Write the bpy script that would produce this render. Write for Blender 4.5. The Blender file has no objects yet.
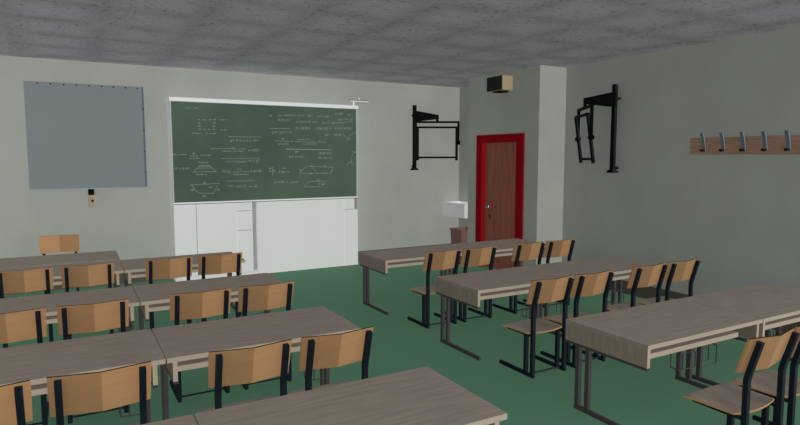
import bpy, bmesh, math, random
from mathutils import Vector, Matrix

# One working unit (w.u.) is the eye height; U metres per w.u.
U = 1.8
SC = bpy.context.scene
COL = SC.collection
V = Vector

# ------------------------------------------------------------------ materials
def lin(c):
    c = c / 255.0
    return c / 12.92 if c <= 0.04045 else ((c + 0.055) / 1.055) ** 2.4
def rgb(r, g, b): return (lin(r), lin(g), lin(b), 1.0)

def mat(name, col, rough=0.7, metal=0.0, spec=0.3, var=0.0, scale=6.0, stretch=(1, 1, 1), detail=3.0, bump=0.0):
    """Principled material with a procedural tone variation (noise, optionally stretched into grain)."""
    m = bpy.data.materials.new(name); m.use_nodes = True
    nt = m.node_tree; b = nt.nodes['Principled BSDF']
    b.inputs['Roughness'].default_value = rough
    b.inputs['Metallic'].default_value = metal
    b.inputs['Specular IOR Level'].default_value = spec
    b.inputs['Base Color'].default_value = col
    if var > 0:
        tc = nt.nodes.new('ShaderNodeTexCoord'); mp = nt.nodes.new('ShaderNodeMapping')
        mp.inputs['Scale'].default_value = stretch
        nz = nt.nodes.new('ShaderNodeTexNoise')
        nz.inputs['Scale'].default_value = scale; nz.inputs['Detail'].default_value = detail
        rp = nt.nodes.new('ShaderNodeValToRGB')
        lo = tuple(c * (1 - var) for c in col[:3]) + (1,); hi = tuple(min(1, c * (1 + var)) for c in col[:3]) + (1,)
        rp.color_ramp.elements[0].position = 0.3; rp.color_ramp.elements[0].color = lo
        rp.color_ramp.elements[1].position = 0.7; rp.color_ramp.elements[1].color = hi
        L = nt.links.new
        L(tc.outputs['Object'], mp.inputs['Vector']); L(mp.outputs['Vector'], nz.inputs['Vector'])
        L(nz.outputs['Fac'], rp.inputs['Fac']); L(rp.outputs['Color'], b.inputs['Base Color'])
        if bump:
            bp = nt.nodes.new('ShaderNodeBump'); bp.inputs['Strength'].default_value = bump
            L(nz.outputs['Fac'], bp.inputs['Height']); L(bp.outputs['Normal'], b.inputs['Normal'])
    return m

# ------------------------------------------------------------------ mesh helpers (w.u. in, metres out)
def B(): return bmesh.new()

def box(bm, x0, x1, y0, y1, z0, z1, mi=0, front=None):
    """axis-aligned box; front = material index for the face looking to -y."""
    vs = [bm.verts.new(p) for p in ((x0,y0,z0),(x1,y0,z0),(x1,y1,z0),(x0,y1,z0),(x0,y0,z1),(x1,y0,z1),(x1,y1,z1),(x0,y1,z1))]
    for k, f in enumerate(((3,2,1,0),(4,5,6,7),(0,1,5,4),(1,2,6,5),(2,3,7,6),(3,0,4,7))):
        fc = bm.faces.new([vs[i] for i in f]); fc.material_index = front if (front is not None and k == 2) else mi
    return vs

def bevelled(bm, w, seg=2):
    bmesh.ops.bevel(bm, geom=list(bm.edges), offset=w, segments=seg, profile=0.5, affect='EDGES', clamp_overlap=True)
    return bm

def tube(bm, pts, w, d=None, n=4, closed=False, mi=0, up=None):
    """sweep a w x d section (n = 4 square, more = round) along a polyline."""
    d = d or w
    pts = [V(p) for p in pts]; rings = []
    N = len(pts)
    for i, p in enumerate(pts):
        a = pts[i - 1] if (i > 0 or closed) else p
        b = pts[(i + 1) % N] if (i < N - 1 or closed) else p
        t1 = (p - a).normalized() if (p - a).length > 1e-9 else (b - p).normalized()
        t2 = (b - p).normalized() if (b - p).length > 1e-9 else t1
        t = (t1 + t2).normalized()
        ref = V(up) if up else (V((1, 0, 0)) if abs(t.x) < 0.9 else V((0, 0, 1)))
        s = (ref - t * ref.dot(t)).normalized(); q = t.cross(s)
        k = 1 / max(0.5, math.sqrt(max(0.05, (1 + t1.dot(t2)) / 2)))
        ring = []
        if n == 4:
            for (u, v) in ((-1,-1),(1,-1),(1,1),(-1,1)):
                ring.append(bm.verts.new(p + s * u * w / 2 + q * v * d / 2 * (k if abs(q.dot(t2 - t1)) > 1e-6 else 1)))
        else:
            for j in range(n):
                a_ = 2 * math.pi * j / n
                ring.append(bm.verts.new(p + s * math.cos(a_) * w / 2 + q * math.sin(a_) * d / 2))
        rings.append(ring)
    m = len(rings[0])
    for i in range(N if closed else N - 1):
        r, r2 = rings[i], rings[(i + 1) % N]
        for j in range(m):
            f = bm.faces.new((r[j], r[(j + 1) % m], r2[(j + 1) % m], r2[j])); f.material_index = mi
    if not closed:
        bm.faces.new(list(reversed(rings[0]))).material_index = mi
        bm.faces.new(rings[-1]).material_index = mi
    return bm

def lathe(bm, prof, c, axis='z', n=20):
    """revolve (radius, height) pairs about an axis through c."""
    rings = []
    for r, h in prof:
        ring = []
        for j in range(n):
            a = 2 * math.pi * j / n; x, y = r * math.cos(a), r * math.sin(a)
            p = {'z': (x, y, h), 'y': (x, h, y), 'x': (h, x, y)}[axis]
            ring.append(bm.verts.new(V(c) + V(p)))
        rings.append(ring)
    for i in range(len(rings) - 1):
        for j in range(n):
            bm.faces.new((rings[i][j], rings[i][(j + 1) % n], rings[i + 1][(j + 1) % n], rings[i + 1][j]))
    bm.faces.new(list(reversed(rings[0]))); bm.faces.new(rings[-1])
    return bm

def obj(name, bm, mats, parent=None, kind=None, label=None, smooth=False):
    """link a bmesh as ONE mesh object; coordinates are in the parent's frame."""
    bmesh.ops.recalc_face_normals(bm, faces=list(bm.faces))
    for v in bm.verts: v.co = v.co * U
    me = bpy.data.meshes.new(name); bm.to_mesh(me); bm.free()
    for m in (mats if isinstance(mats, (list, tuple)) else [mats]): me.materials.append(m)
    if smooth:
        for p in me.polygons: p.use_smooth = True
    o = bpy.data.objects.new(name, me); COL.objects.link(o)
    if parent: o.parent = parent
    if kind: o['kind'] = kind
    if label: o['label'] = label
    return o

def thing(name, label, cat, loc=(0, 0, 0), rz=0.0, group=None):
    o = bpy.data.objects.new(name, None); COL.objects.link(o)
    o.location = V(loc) * U; o.rotation_euler = (0, 0, rz)
    o.empty_display_size = 0.1
    o['label'] = label; o['category'] = cat
    if group: o['group'] = group
    return o

def copy_tree(o, parent=None):
    c = o.copy(); COL.objects.link(c)
    if parent: c.parent = parent
    for ch in [x for x in SC.objects if x.parent == o]: copy_tree(ch, c)
    return c

def place(proto, loc, rz, label):
    c = copy_tree(proto) if proto.get('placed') else proto
    proto['placed'] = 1
    if 'placed' in c and c is not proto: del c['placed']
    c.location = V(loc) * U; c.rotation_euler = (0, 0, rz); c['label'] = label
    return c

# ------------------------------------------------------------------ palette
M = {}
M['wall'] = mat('plaster_wall', rgb(158, 161, 154), 0.9, spec=0.1, var=0.05, scale=1.6, detail=6)
M['floor'] = mat('green_linoleum', rgb(84, 126, 100), 0.75, spec=0.1, var=0.03, scale=1.0, detail=4)
M['skirt'] = mat('dark_skirting', rgb(84, 78, 68), 0.7, spec=0.1, var=0.05, scale=5)
M['top'] = mat('grey_brown_wood', rgb(133, 123, 113), 0.6, spec=0.12, var=0.13, scale=7, stretch=(0.55, 5, 5), detail=6)
M['side'] = mat('grey_brown_wood_upright', rgb(132, 119, 106), 0.65, spec=0.1, var=0.12, scale=7, stretch=(5, 5, 0.6), detail=6)
M['band'] = mat('pale_edge_banding', rgb(168, 154, 138), 0.65, spec=0.1, var=0.04, scale=8)
M['steel'] = mat('dark_grey_steel', rgb(66, 61, 63), 0.55, spec=0.2, var=0.08, scale=10)
M['black'] = mat('blue_black_tube', rgb(17, 25, 33), 0.6, spec=0.12, var=0.1, scale=12)
M['ply'] = mat('beech_plywood', rgb(166, 127, 89), 0.5, spec=0.15, var=0.05, scale=6, stretch=(0.7, 4, 6), detail=5)
M['plyedge'] = mat('dark_ply_edge', rgb(40, 28, 18), 0.6, spec=0.1, var=0.1, scale=20)
M['seat'] = mat('worn_seat_veneer', rgb(122, 112, 102), 0.4, spec=0.3, var=0.25, scale=3, stretch=(3.5, 1.1, 1), detail=5)
M['seatedge'] = mat('tan_seat_edge', rgb(176, 136, 88), 0.5, spec=0.15, var=0.06, scale=15)
M['white'] = mat('white_lacquer', rgb(225, 225, 225), 0.55, spec=0.15, var=0.012, scale=2)
M['greyin'] = mat('grey_interior', rgb(190, 190, 190), 0.7, spec=0.1, var=0.02, scale=2)
M['recess_shade'] = mat('recess_shade_grey', rgb(142, 142, 142), 0.8, spec=0.05, var=0.02, scale=3)  # shade of the cupboard slot and notch, put into the colour
M['gap_shade'] = mat('gap_shade_grey', rgb(96, 96, 96), 0.9, spec=0.0, var=0.02, scale=3)  # shade inside the narrow cupboard gaps, put into the colour
M['barlight'] = mat('pale_blue_bar', rgb(146, 156, 166), 0.5, spec=0.2, var=0.03, scale=4)
M['screen'] = mat('silver_screen_sheet', rgb(122, 130, 132), 0.35, spec=0.4, var=0.04, scale=0.8, detail=2)
M['bracket'] = mat('black_painted_steel', rgb(13, 13, 13), 0.7, spec=0.05, var=0.15, scale=10)
M['red'] = mat('red_gloss_paint', rgb(134, 4, 19), 0.6, spec=0.04, var=0.04, scale=6)
M['doorwood'] = mat('red_brown_door', rgb(140, 85, 72), 0.6, spec=0.05, var=0.22, scale=5, stretch=(6, 6, 0.35), detail=5)
M['chrome'] = mat('brushed_chrome', rgb(190, 196, 205), 0.3, 1.0, var=0.05, scale=10)
M['hook'] = mat('grey_blue_metal', rgb(92, 106, 120), 0.5, 0.2, var=0.08, scale=10)
M['rack'] = mat('rack_board_wood', rgb(152, 120, 100), 0.6, spec=0.12, var=0.25, scale=6, stretch=(5, 0.7, 9), detail=6)
M['tan'] = mat('tan_speaker_case', rgb(160, 146, 112), 0.6, spec=0.15, var=0.06, scale=6)
M['grille'] = mat('dark_speaker_cloth', rgb(42, 42, 40), 0.85, spec=0.05, var=0.2, scale=60)
M['bin'] = mat('brown_plastic', rgb(122, 88, 86), 0.6, spec=0.15, var=0.04, scale=6)
M['dark'] = mat('near_black', rgb(16, 16, 16), 0.8, spec=0.05, var=0.1, scale=20)
M['beige'] = mat('beige_plastic', rgb(160, 148, 122), 0.6, spec=0.15, var=0.05, scale=12)
M['rail'] = mat('painted_white_rail', rgb(240, 240, 240), 0.5, spec=0.2, var=0.01, scale=3)
M['chalk'] = mat('faint_chalk', rgb(138, 150, 139), 0.95, spec=0.0, var=0.15, scale=40)

# chalkboard green with wiped, dusty clouds
m = mat('chalkboard_green', rgb(80, 97, 84), 0.6, spec=0.08, var=0.20, scale=0.8, detail=4)
M['board'] = m

# ceiling: soft square panels with speckled pores, dark joints smeared along the rows
def ceiling_material():
    m = mat('speckled_ceiling_panels', rgb(128, 128, 132), 0.95, spec=0.0)
    nt = m.node_tree; b = nt.nodes['Principled BSDF']; L = nt.links.new
    tc = nt.nodes.new('ShaderNodeTexCoord'); sx = nt.nodes.new('ShaderNodeSeparateXYZ')
    L(tc.outputs['Object'], sx.inputs[0])
    def math_(op, a, b_=None, c=None):
        n = nt.nodes.new('ShaderNodeMath'); n.operation = op
        for i, v in enumerate((a, b_, c)):
            if v is None: continue
            if isinstance(v, (int, float)): n.inputs[i].default_value = v
            else: L(v, n.inputs[i])
        return n.outputs[0]
    def joint(sock, per, off, wid):
        t = math_('MULTIPLY', math_('SUBTRACT', sock, off * U), 1 / (per * U))
        f = math_('ABSOLUTE', math_('SUBTRACT', math_('FRACT', math_('ADD', t, 0.5)), 0.5))   # 0 on the joint
        return math_('MAXIMUM', math_('SUBTRACT', 1.0, math_('DIVIDE', f, wid)), 0.0)
    jx = joint(sx.outputs[0], 0.455, 0.2, 0.3); jy = joint(sx.outputs[1], 0.43, 1.955, 0.3)
    nz = nt.nodes.new('ShaderNodeTexNoise'); nz.inputs['Scale'].default_value = 2.2; nz.inputs['Detail'].default_value = 3
    L(tc.outputs['Object'], nz.inputs['Vector'])
    j = math_('MULTIPLY', math_('MAXIMUM', jx, jy), math_('MULTIPLY', nz.outputs['Fac'], 0.38))
    sp = nt.nodes.new('ShaderNodeTexNoise'); sp.inputs['Scale'].default_value = 26; sp.inputs['Detail'].default_value = 2
    L(tc.outputs['Object'], sp.inputs['Vector'])
    pores = math_('MULTIPLY', math_('MAXIMUM', math_('SUBTRACT', 0.43, sp.outputs['Fac']), 0.0), 2.5)
    k = math_('SUBTRACT', 1.0, math_('MINIMUM', math_('ADD', j, pores), 0.7))
    mx = nt.nodes.new('ShaderNodeMix'); mx.data_type = 'RGBA'
    mx.inputs['A'].default_value = (0, 0, 0, 1); mx.inputs['B'].default_value = rgb(194, 190, 198)
    L(k, mx.inputs['Factor']); L(mx.outputs['Result'], b.inputs['Base Color'])
    return m
M['ceil'] = ceiling_material()

# ------------------------------------------------------------------ the setting
XL, YB, H = -1.5, 0.8, 1.72          # left end, rear end and height of the built part of the room
YF, XR, XD, YP, YD, XA = 5.11, 3.545, 3.262, 3.56, 4.50, 3.585
bm = B(); box(bm, XL, 3.66, 0.3, YF + .06, -.04, 0); obj('floor', bm, M['floor'], kind='structure')
bm = B(); box(bm, XL, 3.66, YB, YF + .06, H, H + .04); obj('ceiling', bm, M['ceil'], kind='structure')
bm = B(); box(bm, XL, 3.66, YF, YF + .06, 0, H); obj('wall_front', bm, M['wall'], kind='structure')
bm = B(); box(bm, XR, 3.66, YB, YP, 0, H); box(bm, XA, 3.66, YD, YF, 0, H); obj('wall_right', bm, M['wall'], kind='structure')
DY0, DY1, DZ = 3.80, 4.287, 1.137     # door opening
bm = B()
box(bm, XD, 3.66, YP, DY0, 0, H); box(bm, XD, 3.66, DY1, YD, 0, H); box(bm, XD, 3.66, DY0, DY1, DZ, H)
box(bm, XD + .06, 3.66, DY0, DY1, 0, DZ)
obj('wall_door', bm, M['wall'], kind='structure')
bh, bt = .094, .012
bm = B(); box(bm, XL, .708, YF - bt, YF, 0, bh); box(bm, 2.328, XA, YF - bt, YF, 0, bh); obj('baseboard_front', bm, M['skirt'], kind='structure')
bm = B(); box(bm, XR - bt, XR, YB, YP - bt, 0, bh); box(bm, XA - bt, XA, YD, YF - bt, 0, bh); obj('baseboard_right', bm, M['skirt'], kind='structure')
bm = B(); box(bm, XD - bt, XR, YP - bt, YP, 0, bh); box(bm, XD - bt, XD, YP, 3.722, 0, bh); box(bm, XD - bt, XD, 4.36, YD, 0, bh)
obj('baseboard_door', bm, M['skirt'], kind='structure')

# door: frame with reveals, leaf, lever, key plate
dr = thing('door_1', 'red-brown wooden door in a red frame beside the pillar', 'door', (XD, (DY0 + DY1) / 2, 0)); dr['kind'] = 'structure'
oy = (DY0 + DY1) / 2
bm = B(); box(bm, .034, .048, DY0 - oy, DY1 - oy, 0.004, DZ); leaf = obj('door_leaf', bm, M['doorwood'], dr)
bm = B()
box(bm, -.014, .05, 3.722 - oy, 3.812 - oy, 0, 1.197); box(bm, -.014, .05, 4.277 - oy, 4.36 - oy, 0, 1.197)
box(bm, -.014, .05, 3.812 - oy, 4.277 - oy, 1.128, 1.197)
obj('door_frame', bm, M['red'], dr)
hy = 4.243 - oy
bm = B(); lathe(bm, [(.017, 0), (.017, .006), (.010, .009), (.010, .03)], (.034, hy, .555), 'x', 16)
for v in bm.verts: v.co.x = .034 - (v.co.x - .034)
hd = obj('door_handle', bm, M['chrome'], leaf, smooth=True)
bm = B(); tube(bm, [(.008, hy + .006, .555), (.006, hy - .02, .556), (.008, hy - .045, .551)], .012, .01, n=8); obj('lever', bm, M['chrome'], leaf, smooth=True)
bm = B(); box(bm, .029, .034, 4.222 - oy, 4.192 - oy, .452, .492); bevelled(bm, .002); kp = obj('key_plate', bm, M['steel'], leaf)
bm = B(); box(bm, .0275, .030, 4.211 - oy, 4.203 - oy, .463, .484); obj('keyhole', bm, M['dark'], leaf)

# ------------------------------------------------------------------ desk
DW, DD = .70, .388
def make_desk(li):
    t = thing('school_desk', 'desk', 'desk', group='double school desks')
    X = lambda x: x - DW / 2
    Y = lambda y: y - DD / 2
    g = .0015
    bm = B(); box(bm, X(g), X(DW - g), Y(0), Y(DD), .334, .35, 0, 1); obj('desk_top', bm, [M['top'], M['band']], t)
    bm = B(); box(bm, X(li + .013), X(.60 if li else .536), Y(.003), Y(.37), .300, .318, 0, 1); obj('book_shelf', bm, [M['top'], M['band']], t)
    bm = B(); box(bm, X(li + .013), X(DW - .040), Y(.37), Y(.383), .270, .334, 0); obj('back_panel', bm, [M['side']], t)
    for x0 in (li + g, DW - .041):
        bm = B(); box(bm, X(x0), X(x0 + .0145), Y(0.001), Y(.387), .268, .334, 0, 1); obj('end_panel', bm, [M['side'], M['band']], t)
    for xc, s in ((li + .010, 1), (DW - (.034 if li else .060), -1)):
        bm = B(); box(bm, X(xc - .0085), X(xc + .0085), Y(.004), Y(.383), .257, .268); bevelled(bm, .002, 1); obj('top_rail', bm, M['steel'], t)
        bm = B(); box(bm, X(xc - .0085), X(xc + .0085), Y(-.012), Y(.335), 0, .017); bevelled(bm, .003, 2); obj('foot', bm, M['steel'], t)
        for yc in (.322, .272):
            bm = B(); box(bm, X(xc - .008), X(xc + .008), Y(yc - .0095), Y(yc + .0095), .017, .257); obj('leg', bm, M['steel'], t)
        if s > 0: continue
        bm = B()                                      # wire bag hooks either side of the inner legs
        for s2, far in (((1, .090),) if li else ((1, .090), (-1, .024))):
            xa, xb = X(xc - s2 * .008), X(xc - s2 * far)
            tube(bm, [(xa, Y(.262), .150), (xb, Y(.262), .142), (xb, Y(.262), .078), (xa, Y(.262), .074)], .0055, n=6)
            if far > .05:
                tube(bm, [(xa, Y(.300), .150), (xb, Y(.300), .142), (xb, Y(.300), .082), (xb, Y(.262), .078)], .0055, n=6)
                tube(bm, [(xa * .35 + xb * .65, Y(.262), .145), (xa * .35 + xb * .65, Y(.262), .0765)], .0055, n=6)
        obj('bag_hook', bm, M['steel'], t)
    return t

DG = 'grey-brown double school desk'
for (rows, xs, block) in (((3.247, 2.283, 1.310), (1.72, 2.421), 'door-side'), ((3.703, 2.843, 1.988, 1.128), (-.452, .250), 'screen-side')):
    desk = make_desk(0 if block == 'door-side' else .017)
    for i, y in enumerate(rows):
        rw = ('row nearest the chalkboard' if i == 0 else 'row nearest the viewer' if i == len(rows) - 1 else
              'middle row' if len(rows) == 3 else ('second row from the chalkboard', 'third row from the chalkboard')[i - 1])
        for k, x in enumerate(xs):
            aisle = (k == 0) == (block == 'door-side')
            where = 'at the aisle' if aisle else ('by the wall' if block == 'door-side' else 'far from the aisle')
            d = place(desk, (x + DW / 2 + (.007 if block == 'screen-side' and i < 2 else 0), y + DD / 2, 0), 0, f'{DG} {where}, {rw}, {block} block')
            if block == 'door-side' and k == 1:
                bm = B()                        # this one also has a hook on its other leg
                xa, xb = -DW / 2 + .018, -DW / 2 + .118
                for yy in (.262, .300): tube(bm, [(xa, yy - DD / 2, .150), (xb, yy - DD / 2, .150), (xb, yy - DD / 2, .068), (xa, yy - DD / 2, .063)], .0055, n=6)
                tube(bm, [(xb, .262 - DD / 2, .150), (xb, .300 - DD / 2, .150)], .0055, n=6)
                obj('bag_hook', bm, M['steel'], d)
td = place(desk, (.267 - DW / 2, 4.158 + DD / 2 - .012, 0), math.pi, "teacher's grey-brown desk turned round to face the class below the grey screen")
td['group'] = ''; del td['group']

# ------------------------------------------------------------------ chair
def lean(z): return 0 if z < .332 else -(z - .332) / .116 * .035
def make_chair():
    t = thing('school_chair', 'chair', 'chair', group='wooden school chairs with black frames')
    px, w = .097, .0165
    for s in (-1, 1):
        x = s * px
        bm = B(); box(bm, x - w / 2, x + w / 2, -.010, .227, 0, w); bevelled(bm, .003, 2); obj('runner', bm, M['black'], t)
        bm = B(); tube(bm, [(x, 0, w), (x, 0, .318), (x, -.005, .342), (x, -.032, .438), (x, -.034, .447)], w, w, n=4); obj('rear_post', bm, M['black'], t)
        bm = B(); box(bm, x - w / 2, x + w / 2, .036, .052, w, .194); obj('front_post', bm, M['black'], t)
        bm = B(); box(bm, x - w / 2, x + w / 2, .006, .172, .188, .1985); bevelled(bm, .002, 1); obj('seat_rail', bm, M['black'], t)
    bm = B(); tube(bm, [(-px, .022, .012), (px, .022, .012)], .008, n=8); obj('stretcher', bm, M['black'], t)
    # curved plywood backrest of four flat facets, hollow towards the sitter
    xs = (-.121, -.06, 0, .06, .121); pr = (.024, .0122, 0, .0122, .024)
    zs = (.339, .397, .4545); th = .0085
    bm = B(); grid = {}
    for a, (x, p) in enumerate(zip(xs, pr)):
        for c, z in enumerate(zs):
            yb = lean(z) + .0085 - .0125 + p
            xx = x * (1.0 if c == 2 else .992 if c == 1 else .98)
            for f in (0, 1): grid[a, c, f] = bm.verts.new((xx, yb + f * th, z))
    def q(*k, mi=0): bm.faces.new([grid[i] for i in k]).material_index = mi
    for a in range(4):
        for c in range(2):
            q((a, c, 0), (a + 1, c, 0), (a + 1, c + 1, 0), (a, c + 1, 0)); q((a, c, 1), (a, c + 1, 1), (a + 1, c + 1, 1), (a + 1, c, 1))
        q((a, 0, 0), (a, 0, 1), (a + 1, 0, 1), (a + 1, 0, 0), mi=1); q((a, 2, 0), (a + 1, 2, 0), (a + 1, 2, 1), (a, 2, 1), mi=1)
    for c in range(2):
        q((0, c, 0), (0, c + 1, 0), (0, c + 1, 1), (0, c, 1), mi=0); q((4, c, 0), (4, c, 1), (4, c + 1, 1), (4, c + 1, 0), mi=0)
    br = obj('backrest', bm, [M['ply'], M['plyedge']], t)
    for x in (-px, px):
        for z in (.365, .43):
            bm = B(); lathe(bm, [(.0055, 0), (.0055, .0015), (.003, .0025)], (x, lean(z) - .004 + .0135 + th + .0003, z), 'y', 10); obj('screw', bm, M['steel'], br)
    # saddle seat
    bm = B(); n = 10; top = {}; bot = {}
    for i in range(n + 1):
        for j in range(n + 1):
            u = i / n * 2 - 1; v = j / n
            half = .112 + .009 * v
            y = .026 + .168 * v - .012 * (1 - u * u) * (1 - v) ** 2 + .004 * (1 - u * u) * v * v
            z = .2065 - .007 * (1 - u * u) * math.sin(math.pi * min(1, .25 + v * .75)) - .004 * max(0, (v - .8) / .2) ** 2 * .8
            top[i, j] = bm.verts.new((u * half, y, z)); bot[i, j] = bm.verts.new((u * half, y, z - .0065))
    for i in range(n):
        for j in range(n):
            bm.faces.new((top[i, j], top[i + 1, j], top[i + 1, j + 1], top[i, j + 1])).material_index = 0
            bm.faces.new((bot[i, j], bot[i, j + 1], bot[i + 1, j + 1], bot[i + 1, j])).material_index = 1
    ring = [(i, 0) for i in range(n)] + [(n, j) for j in range(n)] + [(i, n) for i in range(n, 0, -1)] + [(0, j) for j in range(n, 0, -1)]
    for a, b in zip(ring, ring[1:] + ring[:1]):
        bm.faces.new((top[a], top[b], bot[b], bot[a])).material_index = 1
    obj('seat', bm, [M['seat'], M['seatedge']], t)
    return t

chair = make_chair()
ORD = ('first', 'second', 'third', 'fourth')
for i, y in enumerate((2.866, 1.971, 1.006)):
    rw = ('row nearest the chalkboard', 'middle row', 'row nearest the viewer')[i]
    for k, x in enumerate((1.898, 2.163, 2.560, 2.828)):
        if i == 2 and k > 1: continue          # outside the picture
        place(chair, (x - (.012 if i == 2 else .003), y, 0), 0, f'wooden school chair, {ORD[k]} from the aisle, {rw}, door-side block')
for i, y in enumerate((3.385, 2.479, 1.681)):
    rw = ('row nearest the chalkboard', 'second row from the chalkboard', 'third row from the chalkboard')[i]
    for k, x in enumerate((.729, .455, .063, -.213)):
        place(chair, (x - (.0125 if i == 2 else .002 if i == 1 else -.003), y, 0), 0, f'wooden school chair, {ORD[k]} from the aisle, {rw}, screen-side block')
tc = place(chair, (-.075, 4.722, 0), math.pi, "teacher's wooden chair facing the class, below the grey screen")
del tc['group']

# ------------------------------------------------------------------ chalkboard and the white cupboard under it
cb = thing('chalkboard', 'long green chalkboard covered in faint chalk sums above the white cupboard', 'chalkboard', (1.518, YF - .0015, .64))
ox, oyb, oz = 1.518, YF, .64
def cbx(x0, x1, y0, y1, z0, z1): bm = B(); box(bm, x0 - ox, x1 - ox, y0 - oyb, y1 - oyb, z0 + 1 - oz, z1 + 1 - oz); return bm
obj('backing', cbx(.715, 2.321, 4.945, YF, -.371, .440), M['white'], cb)
ws = obj('writing_surface', cbx(.722, 2.313, 4.938, 4.945, -.360, .436), M['board'], cb)
obj('top_rail', cbx(.709, 2.328, 4.915, YF, .437, .467), M['rail'], cb)
obj('bottom_rail', cbx(.715, 2.321, 4.928, 4.945, -.371, -.360), M['rail'], cb)
obj('side_strip', cbx(.713, .722, 4.930, 4.945, -.360, .437), M['greyin'], cb); obj('side_strip', cbx(2.313, 2.322, 4.930, 4.945, -.360, .437), M['greyin'], cb)
SCRIB=[(0.831,0.389,0.869,0.39,0.0079),(0.893,0.391,0.926,0.393,0.0079),(0.919,0.299,0.94,0.299,0.0079),(0.959,0.3,0.984,0.301,0.0079),(1.008,0.301,1.027,0.302,0.0079),(1.04,0.302,1.065,0.303,0.0099),(0.92,0.273,0.942,0.274,0.0099),(0.919,0.248,0.943,0.249,0.0099),(0.92,0.224,0.945,0.224,0.0119),(0.963,0.225,0.984,0.225,0.0089),(0.997,0.225,1.018,0.226,0.0089),(1.033,0.226,1.055,0.227,0.0089),(1.036,0.276,1.062,0.277,0.0119),(1.034,0.249,1.058,0.25,0.0119),(0.872,0.19,0.946,0.191,0.0099),(0.978,0.192,0.993,0.192,0.0079),(1.01,0.193,1.024,0.193,0.0079),(1.034,0.191,1.062,0.192,0.0139),(1.092,0.303,1.165,0.305,0.0089),(1.1,0.223,1.15,0.224,0.0099),(1.17,0.133,1.19,0.133,0.0218),(1.191,0.141,1.254,0.142,0.0158),(1.252,0.137,1.316,0.138,0.0178),(1.327,0.135,1.351,0.135,0.0059),(1.365,0.142,1.422,0.142,0.0218),(1.014,0.07,1.05,0.071,0.0218),(1.184,0.078,1.209,0.078,0.0139),(1.102,0.049,1.291,0.05,0.0158),(1.318,0.057,1.344,0.057,0.0069),(1.352,0.06,1.418,0.061,0.0257),(1.579,0.357,1.806,0.364,0.0186),(1.852,0.361,1.882,0.362,0.0168),(1.94,0.359,2.07,0.363,0.0205),(2.11,0.388,2.193,0.391,0.0186),(2.231,0.384,2.26,0.385,0.0149),(1.576,0.317,1.706,0.321,0.0205),(2.133,0.339,2.266,0.343,0.0205),(1.741,0.305,1.936,0.31,0.0242),(1.985,0.304,2.184,0.309,0.0205),(1.743,0.251,1.88,0.255,0.0261),(1.929,0.253,2.054,0.256,0.0242),(2.104,0.258,2.265,0.262,0.0224),(2.006,0.198,2.068,0.2,0.0168),(2.097,0.2,2.166,0.201,0.0205),(1.525,0.211,1.662,0.214,0.0242),(1.675,0.214,1.7,0.215,0.0056),(1.606,0.158,1.633,0.158,0.0205),(1.583,0.113,1.674,0.114,0.013),(1.692,0.136,1.716,0.136,0.0056),(1.749,0.153,1.868,0.155,0.0149),(1.802,0.115,1.922,0.116,0.0168),(1.944,0.135,2.008,0.136,0.0149),(1.729,0.046,1.765,0.046,0.0168),(1.951,0.042,2.056,0.042,0.0168),(2.272,0.051,2.312,0.051,0.0205),(1.506,0.349,1.528,0.35,0.0168),(0.72,0.02,0.762,0.02,0.0225),(0.779,0.02,0.83,0.02,0.0072),(0.87,0.03,0.893,0.03,0.0184),(0.849,-0.009,0.908,-0.009,0.0164),(0.932,0.017,1.016,0.017,0.0123),(1.122,-0.037,1.27,-0.037,0.0184),(1.277,-0.036,1.306,-0.036,0.0061),(1.317,-0.029,1.41,-0.029,0.0287),(0.913,-0.042,0.992,-0.042,0.0102),(0.892,-0.137,0.983,-0.138,0.0123),(0.742,-0.088,0.837,-0.089,0.0205),(1.099,-0.115,1.16,-0.115,0.0287),(1.226,-0.1,1.256,-0.1,0.0164),(1.186,-0.141,1.313,-0.143,0.0143),(1.34,-0.115,1.421,-0.116,0.0287),(0.946,-0.207,0.969,-0.207,0.0143),(0.851,-0.262,0.879,-0.262,0.0246),(1.051,-0.264,1.078,-0.265,0.0246),(0.939,-0.315,0.968,-0.316,0.0123),(0.992,-0.243,1.016,-0.244,0.0143),(1.137,-0.237,1.18,-0.238,0.0246),(1.207,-0.241,1.297,-0.243,0.0225),(1.315,-0.244,1.344,-0.245,0.0061),(1.35,-0.243,1.396,-0.244,0.0307),(1.731,0.046,1.759,0.046,0.0155),(1.677,0.004,1.811,0.004,0.0194),(1.952,0.033,2.069,0.033,0.0174),(1.943,-0.005,2.081,-0.005,0.0194),(1.858,-0.078,1.887,-0.078,0.0116),(1.989,-0.079,2.017,-0.079,0.0116),(1.857,-0.145,1.884,-0.145,0.0116),(1.99,-0.144,2.016,-0.145,0.0116),(1.764,-0.111,1.784,-0.112,0.0155),(2.055,-0.123,2.079,-0.124,0.0174),(1.497,-0.117,1.555,-0.118,0.0271),(1.576,-0.126,1.668,-0.127,0.0233),(1.613,-0.095,1.64,-0.095,0.0155),(1.534,-0.211,1.627,-0.213,0.0233),(1.638,-0.216,1.665,-0.216,0.0058),(1.68,-0.214,1.762,-0.216,0.0252),(1.925,-0.202,1.954,-0.203,0.0136),(1.945,-0.238,2.003,-0.24,0.0213),]
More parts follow.
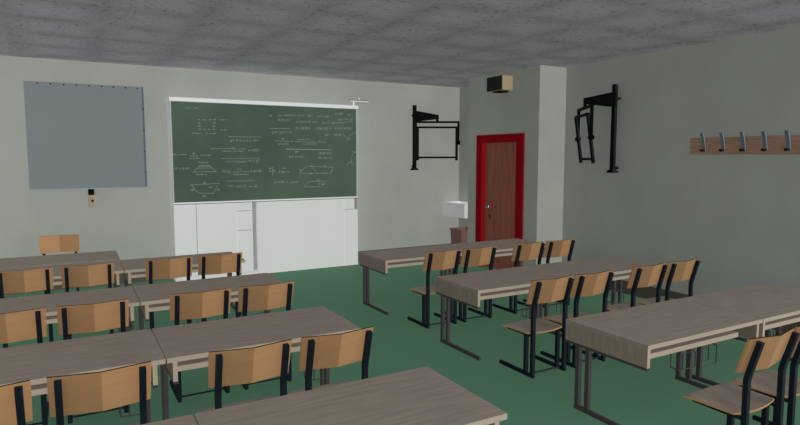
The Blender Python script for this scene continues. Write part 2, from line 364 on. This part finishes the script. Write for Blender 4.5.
LINES=[[(1.161,0.168),(1.431,0.169)],[(1.048,0.071),(1.302,0.068)],[(1.505,0.245),(1.687,0.246)],[(1.549,0.139),(1.681,0.136)],[(1.73,0.133),(1.928,0.133)],[(1.647,0.072),(2.067,0.068)],[(2.155,0.31),(2.277,0.322)],[(2.183,0.204),(2.241,0.162),(2.211,0.143)],[(2.318,0.23),(2.247,0.197),(2.237,0.162),(2.264,0.173)],[(0.848,0.01),(0.915,0.011)],[(1.1,-0.011),(1.412,-0.007)],[(0.871,-0.117),(0.93,-0.065),(0.995,-0.063),(1.057,-0.116),(0.871,-0.117)],[(0.904,-0.09),(1.023,-0.086)],[(0.918,-0.077),(1.007,-0.074)],[(1.186,-0.122),(1.333,-0.12)],[(0.846,-0.221),(1.079,-0.214)],[(0.858,-0.223),(0.91,-0.29),(1.028,-0.293),(1.06,-0.232)],[(1.136,-0.196),(1.367,-0.198)],[(1.643,0.067),(2.077,0.065)],[(1.761,-0.139),(1.83,-0.08),(1.873,-0.078),(1.934,-0.141),(1.761,-0.139)],[(1.873,-0.08),(2.085,-0.091),(2.067,-0.143),(1.934,-0.141)],[(1.489,-0.098),(1.532,-0.088),(1.52,-0.161)],[(1.802,-0.26),(1.853,-0.214),(2.003,-0.212),(1.972,-0.264),(1.802,-0.26)],[(2.215,-0.077),(2.24,-0.047),(2.284,-0.052),(2.294,-0.079)],[(2.26,-0.001),(2.267,-0.05)],[(2.27,0.011),(2.287,0.046),(2.314,0.042)],]

random.seed(7)
bm = B()
def stroke(pts, w):
    """flat chalk mark lying on the board face"""
    yy = 4.9372
    for (xa, za), (xb, zb) in zip(pts, pts[1:]):
        d = V((xb - xa, 0, zb - za))
        if d.length < 1e-5: continue
        n = V((-d.z, 0, d.x)).normalized() * w / 2
        vs = [bm.verts.new(V((px_, yy, pz_)) + sgn * n - V((ox, oyb, oz - 1))) for px_, pz_, sgn in ((xa, za, 1), (xa, za, -1), (xb, zb, -1), (xb, zb, 1))]
        bm.faces.new(vs)
for (x0, z0, x1, z1, h) in SCRIB:
    L_ = x1 - x0
    if L_ < .03 or h < .0085:
        stroke([(x0, z0), (x0 + L_ * .5, z0 + random.uniform(-.003, .003)), (x1, z1)], .0052); 
        if h > .009: stroke([(x0 + L_ * .3, z0 - h / 2), (x0 + L_ * .7, z0 + h / 2)], .0036)
        continue
    x = x0
    while x < x1 - .004:
        gw = random.uniform(.6, 1.0) * min(h * 1.1, .018)
        c = z0 + (z1 - z0) * (x - x0) / L_
        r = random.random()
        hh = h * random.uniform(.35, .5)
        if r < .3: stroke([(x, c - hh), (x + gw * .5, c + hh), (x + gw, c - hh * .8)], .0034)
        elif r < .5: stroke([(x, c + hh * .6), (x + gw, c + hh * .2), (x + gw * .2, c - hh), (x + gw, c - hh * .9)], .0034)
        elif r < .7: stroke([(x + gw, c + hh), (x, c), (x + gw, c - hh)], .0034); stroke([(x, c + hh), (x, c - hh)], .0034)
        elif r < .85: stroke([(x + gw * .9, c + hh * .5), (x + gw * .3, c + hh * .6), (x, c), (x + gw * .3, c - hh * .6), (x + gw * .9, c - hh * .4)], .0036)
        else: stroke([(x, c), (x + gw, c)], .004)
        x += gw * 1.35 + random.choice((0, 0, 0, .006))
for pl in LINES: stroke(pl, .0038)
obj('chalk_writing', bm, M['chalk'], ws, label='faint white chalk sums and trapezoid sketches')

cu = thing('cupboard', 'long white low cupboard standing on the floor under the green chalkboard', 'cupboard', (1.518, YF - .0015, 0))
def cux(x0, x1, y0, y1, z0, z1): bm = B(); box(bm, x0 - ox, x1 - ox, y0 - oyb, y1 - oyb, z0 + 1, z1 + 1); return bm
bm = cux(.715, 1.340, 4.952, YF, -.965, -.376); box(bm, 1.382 - ox, 2.321 - ox, 4.952 - oyb, 0, 0, .624); box(bm, 1.340 - ox, 1.382 - ox, 5.09 - oyb, 0, 0, .62)
obj('carcass', bm, M['white'], cu)
obj('plinth', cux(.715, 1.382, 4.945, YF - .02, -1, -.982), M['white'], cu)
obj('plinth', cux(.725, 1.382, 4.985, YF - .02, -.982, -.965), M['greyin'], cu)
yf, yb = 4.930, 4.950
obj('recess_shade', cux(1.3402, 1.3818, 4.972, 5.088, -.962, -.380), M['recess_shade'], cu, label='grey strip painted as shade between the cupboard halves')  # filler coloured like the shaded side inside the slot
bm = cux(.720, 1.336, 4.9502, 4.9518, -.960, -.378); box(bm, 1.390 - ox, 2.315 - ox, 4.9502 - oyb, 4.9518 - oyb, .005, .622); obj('gap_shade_backing', bm, M['gap_shade'], cu)  # dark sheet behind the fronts, painted shade for the gaps
obj('cupboard_door', cux(.715, .8840, yf, yb, -.963, -.377), M['white'], cu)
obj('cupboard_door', cux(.8875, 1.2090, yf, yb, -.963, -.377), M['white'], cu)
for z0, z1 in ((-.963, -.6145), (-.6095, -.4500), (-.4450, -.377)):
    obj('drawer', cux(1.2100, 1.340, yf, yb, z0, z1), M['white'], cu)
obj('cupboard_door', cux(1.382, 2.1835, yf, yb, -1 + .003, -.377), M['white'], cu)
bm = cux(2.1850, 2.321, yf, yb, -.997, -.4795); obj('cupboard_door', bm, M['white'], cu)
obj('notch_shade', cux(2.2885, 2.3195, 4.940, 4.9495, -.479, -.379), M['recess_shade'], cu)  # filler with the notch's shade in its colour
bm = cux(.8843, .8872, 4.9302, 4.950, -.962, -.378); obj('door_gap_shade', bm, M['gap_shade'], cu)  # strip filling the door gap, painted as its shade
bm = cux(.719, 2.318, 4.9312, 4.950, -.3768, -.3715); obj('top_gap_shade', bm, M['gap_shade'], cu)  # strip painted as shade in the gap under the board
obj('drawer', cux(2.1850, 2.288, yf, yb, -.4745, -.377), M['white'], cu)

mh = thing('map_holder', 'small white metal arm with a round knob on the end of the chalkboard top rail', 'holder', (2.297, 4.95, 1.467))
bm = B(); box(bm, -.006, .006, -.006, .006, 0, .037); obj('post', bm, M['rail'], mh)
bm = B(); box(bm, -.036, .147, -.012, .012, .037, .047); bevelled(bm, .002, 1); obj('arm', bm, M['rail'], mh)
bm = B(); box(bm, -.038, .150, -.010, .012, .047, .053); obj('cover_strip', bm, M['steel'], mh)
bm = B(); lathe(bm, [(.004, .053), (.009, .060), (.010, .067), (.006, .075)], (.050, 0, 0), 'z', 14); obj('knob', bm, M['rail'], mh, smooth=True)

# ------------------------------------------------------------------ grey screen with eyelets, and the little box below it
sw, sz0, sz1 = .3965, -.2385, .549
sn = thing('projection_screen', 'square silver-grey screen sheet with small eyelets hanging on the front wall', 'screen', (.1445, YF - .0015, .7615))
bm = B(); box(bm, -sw, sw, -.022, -.012, 0, sz1 - sz0); sh = obj('screen_sheet', bm, M['screen'], sn)
bm = B(); box(bm, -sw + .006, sw - .004, -.012, 0, .006, sz1 - sz0 - .006); obj('backing_board', bm, M['greyin'], sn)
bm = B(); box(bm, -sw, sw, -.025, -.012, -.006, .004); obj('bottom_bar', bm, M['barlight'], sn)
bm = B(); box(bm, sw - .010, sw + .004, -.0235, -.008, 0, sz1 - sz0); obj('edge_strip', bm, M['hook'], sn)
for k in range(9):
    bm = B(); lathe(bm, [(.0055, -.0005), (.0055, .002)], (-sw + .085 + .0835 * k, -.0245, sz1 - sz0 - .013), 'y', 10); obj('eyelet', bm, M['dark'], sh)
for k in range(4):
    bm = B(); lathe(bm, [(.005, -.0005), (.005, .002)], (sw - .004, -.0262, .12 + .165 * k), 'y', 10); obj('eyelet', bm, M['dark'], sh)

sb = thing('pull_box', 'small beige box with a black plug just below the grey screen', 'socket', (.149, YF + .001, .625))
bm = B(); box(bm, -.023, .023, -.028, 0, 0, .087); bevelled(bm, .003, 2); bo = obj('box', bm, M['beige'], sb)
bm = B(); lathe(bm, [(.009, -.003), (.009, .002)], (.003, -.029, .042), 'y', 14); obj('button', bm, M['dark'], bo)
bm = B(); box(bm, -.023, .018, -.034, -.004, .087, .133); bevelled(bm, .004, 2); obj('plug', bm, M['dark'], sb)

# ------------------------------------------------------------------ television brackets
def bracket(name, label, loc, arm_az, arm_len, yoke_az, tilt, z_piv, t_, b_):
    """loc = foot of the pole; azimuths measured from +y towards +x"""
    t = thing(name, label, 'bracket', loc, group=None)
    D = lambda az: V((math.sin(math.radians(az)), math.cos(math.radians(az)), 0))
    hgt = .635
    bm = B(); box(bm, -.016, .016, -.016, .016, .012, hgt); bevelled(bm, .003, 1); obj('pole', bm, M['bracket'], t)
    bm = B(); vs = box(bm, -.034, .034, -.03, .03, -.006, .016)
    for v in vs[4:]: v.co.x *= .6; v.co.y *= .75
    obj('pole_foot', bm, M['bracket'], t)
    wall = V((0, 1, 0)) if 'front' in label else V((1, 0, 0))
    reach = (YF - loc[1]) if 'front' in label else (XR - loc[0])
    bm = B()
    for zz in (.03, hgt - .10): tube(bm, [V((0, 0, zz)), wall * reach + V((0, 0, zz))], .02, n=4)
    obj('wall_stay', bm, M['bracket'], t)
    a = D(arm_az); side = V((-a.y, a.x, 0)); za = .526
    bm = B(); P = []
    for d_, hh, ww in ((-.012, .055, .018), (.03, .05, .018), (arm_len + .012, .020, .012)):
        c = a * d_ + V((0, 0, za + (0 if d_ < .1 else -.004)))
        P.append([bm.verts.new(c + side * u * ww + V((0, 0, v * hh))) for u, v in ((-1, -1), (1, -1), (1, 1), (-1, 1))])
    for r, r2 in zip(P, P[1:]):
        for j in range(4): bm.faces.new((r[j], r[(j + 1) % 4], r2[(j + 1) % 4], r2[j]))
    bm.faces.new(list(reversed(P[0]))); bm.faces.new(P[-1]); obj('arm', bm, M['bracket'], t)
    e = a * arm_len; y = D(yoke_az); zy = .472; hw = .212
    bm = B(); tube(bm, [e + V((0, 0, za + .01)), e + V((0, 0, zy))], .026, n=8); obj('swivel', bm, M['bracket'], t)
    zp = z_piv
    bm = B(); tube(bm, [e - y * hw + V((0, 0, zp - .01)), e - y * hw + V((0, 0, zy)), e + y * hw + V((0, 0, zy)), e + y * hw + V((0, 0, zp - .01))], .021, .019, n=4, up=tuple(V((0, 0, 1)).cross(y)))
    obj('yoke', bm, M['bracket'], t)
    # tilting frame on two pivot knobs
    n = V((0, 0, 1)).cross(y); c_, s_ = math.cos(tilt), math.sin(tilt)
    upv = V((0, 0, 1)) * c_ + n * s_; hw2 = .196
    pc = e + V((0, 0, zp))
    F = lambda u, v: pc + y * u + upv * v
    bm = B()
    tube(bm, [F(-hw2, b_ - .03), F(-hw2, t_)], .020, .018, n=4); tube(bm, [F(hw2, b_ - .03), F(hw2, t_)], .020, .018, n=4)
    tube(bm, [F(-hw2 - .008, t_), F(hw2 + .008, t_)], .019, .018, n=4); tube(bm, [F(-hw2, b_), F(hw2, b_)], .018, .018, n=4)
    obj('tilting_frame', bm, M['bracket'], t)
    for s in (-1, 1):
        bm = B(); tube(bm, [pc + y * s * (hw2), pc + y * s * (hw + .02)], .042, n=12); obj('pivot_knob', bm, M['bracket'], t)
    return t
bracket('television_bracket', 'empty black television bracket on the front wall between chalkboard and door', (3.016, 5.07, .878), 105, .236, 119.3, 0.0, .268, .152, -.148)
bracket('television_bracket', 'empty black television bracket on the side wall between pillar and coat rack', (3.492, 3.022, .892), -40, .205, 34, 0.14, .248, .168, -.155)

# ------------------------------------------------------------------ coat rack
cr = thing('coat_rack', 'wooden wall board with a row of grey metal coat hooks', 'coat rack', (XR + .001, 2.03, 1.017))
bm = B(); box(bm, -.016, 0, 1.63 - 2.03, 2.432 - 2.03, 0, .105); bevelled(bm, .002, 1); obj('board', bm, M['rack'], cr)
for k in range(6):
    y = 2.331 - .1262 * k - 2.03
    bm = B(); tube(bm, [(-.020, y, .022), (-.026, y, .055), (-.038, y, .095), (-.054, y, .131)], .020, .007, n=4, up=(0, 1, 0)); hk = obj('coat_hook', bm, M['hook'], cr)
    bm = B(); tube(bm, [(-.016, y, .034), (-.030, y, .022), (-.048, y, .022), (-.054, y, .032)], .015, .008, n=4, up=(0, 1, 0)); obj('lower_prong', bm, M['dark'], hk)

# ------------------------------------------------------------------ loudspeaker over the door
sp = thing('loudspeaker', 'small tan loudspeaker with a dark grille high on the wall above the door', 'loudspeaker', (XD, 3.987, 1.545))
bm = B(); box(bm, -.112, -.004, -.104, .104, .010, .130); bevelled(bm, .003, 2); ca = obj('case', bm, M['tan'], sp)
bm = B(); box(bm, -.116, -.111, -.098, .099, .012, .127); obj('grille', bm, M['grille'], sp)
bm = B(); box(bm, -.09, 0, -.05, .05, .0, .010); box(bm, -.006, 0, -.05, .05, 0, .06); obj('mounting_plate', bm, M['dark'], sp)

# ------------------------------------------------------------------ basin and bin in the recess by the door
sk = thing('wash_basin', 'white box-shaped wash basin on the wall in the recess beside the door', 'basin', (3.485, YF, .398))
bm = B()
x0, x1, y0, y1, z1 = -.099, .099, -.380, 0, .143
o_ = [bm.verts.new(p) for p in ((x0 + .004, y0 + .004, 0), (x1, y0 + .004, 0), (x1, y1, 0), (x0 + .004, y1, 0), (x0, y0, z1), (x1, y0, z1), (x1, y1, z1), (x0, y1, z1))]
i_ = [bm.verts.new(p) for p in ((x0 + .015, y0 + .015, z1), (x1 - .015, y0 + .015, z1), (x1 - .015, y1 - .06, z1), (x0 + .015, y1 - .06, z1))]
j_ = [bm.verts.new(p) for p in ((x0 + .035, y0 + .035, .04), (x1 - .035, y0 + .035, .04), (x1 - .035, y1 - .08, .04), (x0 + .035, y1 - .08, .04))]
bm.faces.new([o_[i] for i in (3, 2, 1, 0)])
for k in range(4):
    n_ = (k + 1) % 4
    bm.faces.new((o_[k], o_[n_], o_[n_ + 4], o_[k + 4])); bm.faces.new((o_[k + 4], o_[n_ + 4], i_[n_], i_[k])); bm.faces.new((i_[k], i_[n_], j_[n_], j_[k]))
bm.faces.new(j_); obj('bowl', bm, M['white'], sk)
bm = B(); lathe(bm, [(.014, .0405), (.014, .043)], (0, -.2, 0), 'z', 16); obj('drain', bm, M['chrome'], sk)

wb = thing('waste_bin', 'square brown waste bin on the floor under the white wash basin', 'bin', (3.40, 4.755, 0))
bm = B()
def ring(hx, hy, z): return [bm.verts.new((a * hx, b * hy, z)) for a, b in ((-1, -1), (1, -1), (1, 1), (-1, 1))]
R_ = [ring(.080, .082, 0), ring(.096, .095, .283), ring(.103, .102, .285), ring(.104, .103, .297), ring(.093, .092, .297), ring(.076, .078, .012)]
bm.faces.new(list(reversed(R_[0])))
for a, b in zip(R_, R_[1:]):
    for k in range(4): bm.faces.new((a[k], a[(k + 1) % 4], b[(k + 1) % 4], b[k]))
bm.faces.new(R_[-1]); obj('bin_body', bm, M['bin'], wb)

# ------------------------------------------------------------------ camera
cam = bpy.data.cameras.new('camera'); cam.sensor_width = 36; cam.lens = 589.02 / 800 * 36; cam.clip_start = .05
co = bpy.data.objects.new('camera', cam); COL.objects.link(co)
co.location = (0, 0, U); co.rotation_euler = (math.radians(90 - 5.360), 0, math.radians(-29.345)); SC.camera = co

# ------------------------------------------------------------------ light: open daylight behind the viewer, stronger from the right, plus an added fill from below
def world(base, lobe):
    w = bpy.data.worlds.new('daylight'); SC.world = w; w.use_nodes = True
    bg = w.node_tree.nodes['Background']; bg.inputs['Color'].default_value = (*base, 1); bg.inputs['Strength'].default_value = lobe
world((1.0, 1.0, 1.02), 0.63)
def directional(name, energy, az, el, col):
    """distant lamp seen at azimuth az (degrees, from straight behind the viewer towards the coat-rack wall) and elevation el;
    like the photograph's own light it throws no cast shadows"""
    l = bpy.data.lights.new(name, 'SUN'); l.energy = energy; l.angle = math.radians(20); l.color = col; l.use_shadow = False
    o = bpy.data.objects.new(name, l); COL.objects.link(o); o.location = (2, -3, 6)
    a, e = math.radians(az), math.radians(el)
    o.rotation_euler = V((-math.sin(a) * math.cos(e), math.cos(a) * math.cos(e), -math.sin(e))).to_track_quat('-Z', 'Y').to_euler()
directional('sun_key', 3.25, 62, 20, (1, .99, .97))
directional('added_fill', 0.66, -55, -24, (.97, .99, 1))  # added lamp below the horizon, brightens the ceiling and left-facing sides
vs_ = SC.view_settings; SC.display_settings.display_device = 'sRGB'
vs_.view_transform = 'Standard'; vs_.look = 'None'; vs_.gamma = 1; vs_.use_curve_mapping = False; vs_.exposure = 0.0
